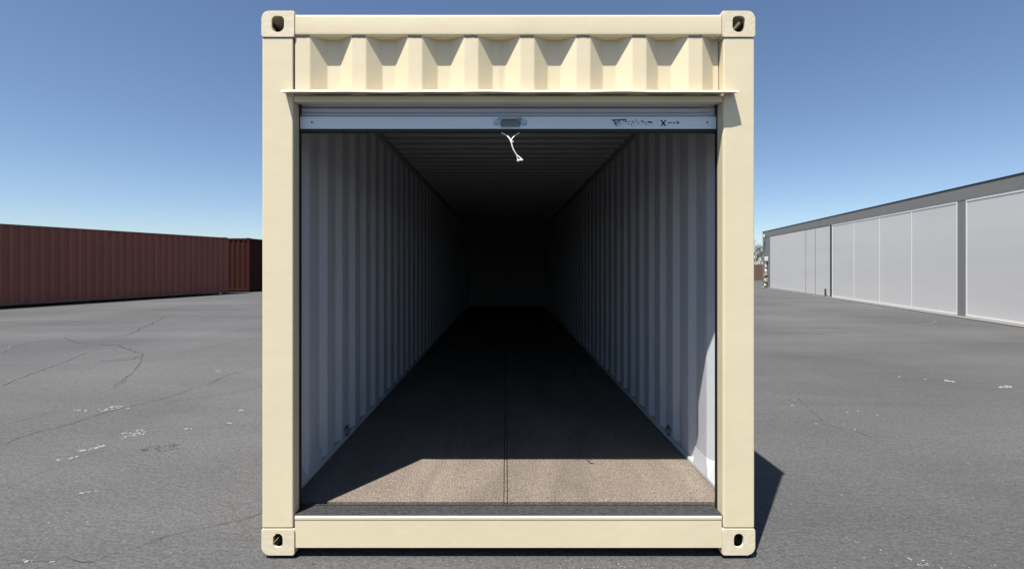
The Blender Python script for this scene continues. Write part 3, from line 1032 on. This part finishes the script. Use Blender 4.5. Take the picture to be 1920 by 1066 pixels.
# small floodlight under the eave and the meter with its pipes on the far pier
far_p = bx(1439)
def world_at(x, y, z):
    c, s = math.cos(bang), math.sin(bang)
    return (start.x + x * c - y * s, start.y + x * s + y * c, z)
fl = thing("wall_light", "small white floodlight at the far end of the grey fascia", "light", world_at(bx(1436), 0.02, BH - 0.3), bang)
bm = bmesh.new(); add_box(bm, -0.09, 0.09, 0.05, 0.16, -0.09, 0.09, 0.02); obj("lamp_housing", bm, WHITEP, fl)
bm = bmesh.new(); add_box(bm, -0.02, 0.02, -0.006, 0.06, -0.03, 0.03, 0.004); obj("bracket", bm, TRIM, fl)

mt = thing("utility_meter", "white utility meter with pipes on the far corner of the grey building", "utility meter", world_at(far_p - 0.02, 0.0, 0), bang)
bm = bmesh.new()
add_box(bm, -0.16, 0.16, 0.004, 0.18, 1.70, 1.98, 0.03)
obj("meter_box", bm, WHITEP, mt)
bm = bmesh.new()
tube(bm, [(0, 0.10, 1.70), (0, 0.10, 1.35), (0.06, 0.10, 1.22), (-0.03, 0.10, 1.08), (0.0, 0.10, 0.95)], [0.06, 0.065, 0.05, 0.06, 0.05], 10)
obj("conduit", bm, WHITEP, mt)
bm = bmesh.new()
cyl(bm, (0, 0.05, 0.82), 'y', 0.15, 0.13, 20)
obj("dial", bm, OLIVE, mt)
bm = bmesh.new()
cyl(bm, (0, 0.181, 0.82), 'y', 0.08, 0.01, 16)
obj("dial_face", bm, WHITEP, mt)
bm = bmesh.new()
add_box(bm, -0.10, 0.10, 0.02, 0.16, 0.40, 0.66, 0.03)
cyl(bm, (0, 0.155, 0.53), 'y', 0.045, 0.04, 12)
obj("regulator", bm, WHITEP, mt)
bm = bmesh.new()
tube(bm, [(0, 0.10, 0.41), (0, 0.10, 0.22), (0.05, 0.11, 0.12), (0.0, 0.11, 0.0)], 0.04, 10)
tube(bm, [(-0.12, 0.10, 0.68), (-0.14, 0.10, 0.3), (-0.12, 0.10, 0.0)], 0.025, 8)
obj("pipe", bm, OLIVE, mt)
bm = bmesh.new()
tube(bm, [(-0.13, 0.14, 0.16), (0, 0.18, 0.24), (0.14, 0.14, 0.16), (0.10, 0.18, 0.06)], 0.035, 8)
obj("valve", bm, WHITEP, mt)

# ------------------------------------------------------------------ far fence and bare trees between container and building
bm = bmesh.new()
FY = 40.5
k = 0
x = 15.0
fence = thing("board_fence", "low weathered brown board fence beyond the end of the building", "fence", (x, FY, 0))
rr = random.Random(2)
while x + k * 0.16 < 24.9:
    add_box(bm, k * 0.16, k * 0.16 + 0.15, 0, 0.025, 0.08, 1.52 + rr.uniform(-0.05, 0.05))
    k += 1
obj("boards", bm, WOOD, fence)
bm = bmesh.new()
for z in (0.35, 1.2): add_box(bm, 0, k * 0.16, 0.028, 0.08, z, z + 0.09)
obj("fence_rail", bm, WOOD, fence)
for i in range(6):
    box("fence_post", BARK, fence, i * 1.9, i * 1.9 + 0.1, 0.082, 0.18, 0, 1.5)

def bare_tree(loc, h, seed, label):
    t = thing("bare_tree", label, "tree", loc, 0, "bare trees behind the fence")
    rr = random.Random(seed)
    trunk = bmesh.new(); crown = bmesh.new()
    tube(trunk, [(0, 0, 0), (0.03, 0.02, h * .18), (0.0, 0.05, h * .38)], [h * .03, h * .022, h * .016], 8)
    def grow(bm, p, d, l, r, dep):
        q = p + d * l * 0.5 + Vector((rr.uniform(-1, 1), rr.uniform(-1, 1), 0)) * l * 0.06
        e = q + (d + Vector((rr.uniform(-1, 1), rr.uniform(-1, 1), rr.uniform(-.2, .5))) * 0.25).normalized() * l * 0.5
        tube(bm, [p, q, e], [r, r * .8, r * .6], 4 if dep < 3 else 5)
        if dep == 0: return
        for _ in range(3):
            nd = (d + Vector((rr.uniform(-1, 1), rr.uniform(-1, 1), rr.uniform(-.3, .6))) * 0.75).normalized()
            grow(bm, q.lerp(e, rr.random()), nd, l * rr.uniform(.55, .8), r * .6, dep - 1)
    for _ in range(6):
        grow(crown, Vector((0, 0.03, h * rr.uniform(.2, .38))), Vector((rr.uniform(-.6, .6), rr.uniform(-.6, .6), 1)).normalized(), h * .3, h * .009, 4)
    obj("trunk", trunk, BARK, t); obj("crown", crown, BARK, t)
bare_tree((24.7, 45.0, 0), 4.4, 1, "bare grey tree just above the board fence")
bare_tree((26.7, 47.0, 0), 3.6, 5, "lower bare tree nearest the building corner")
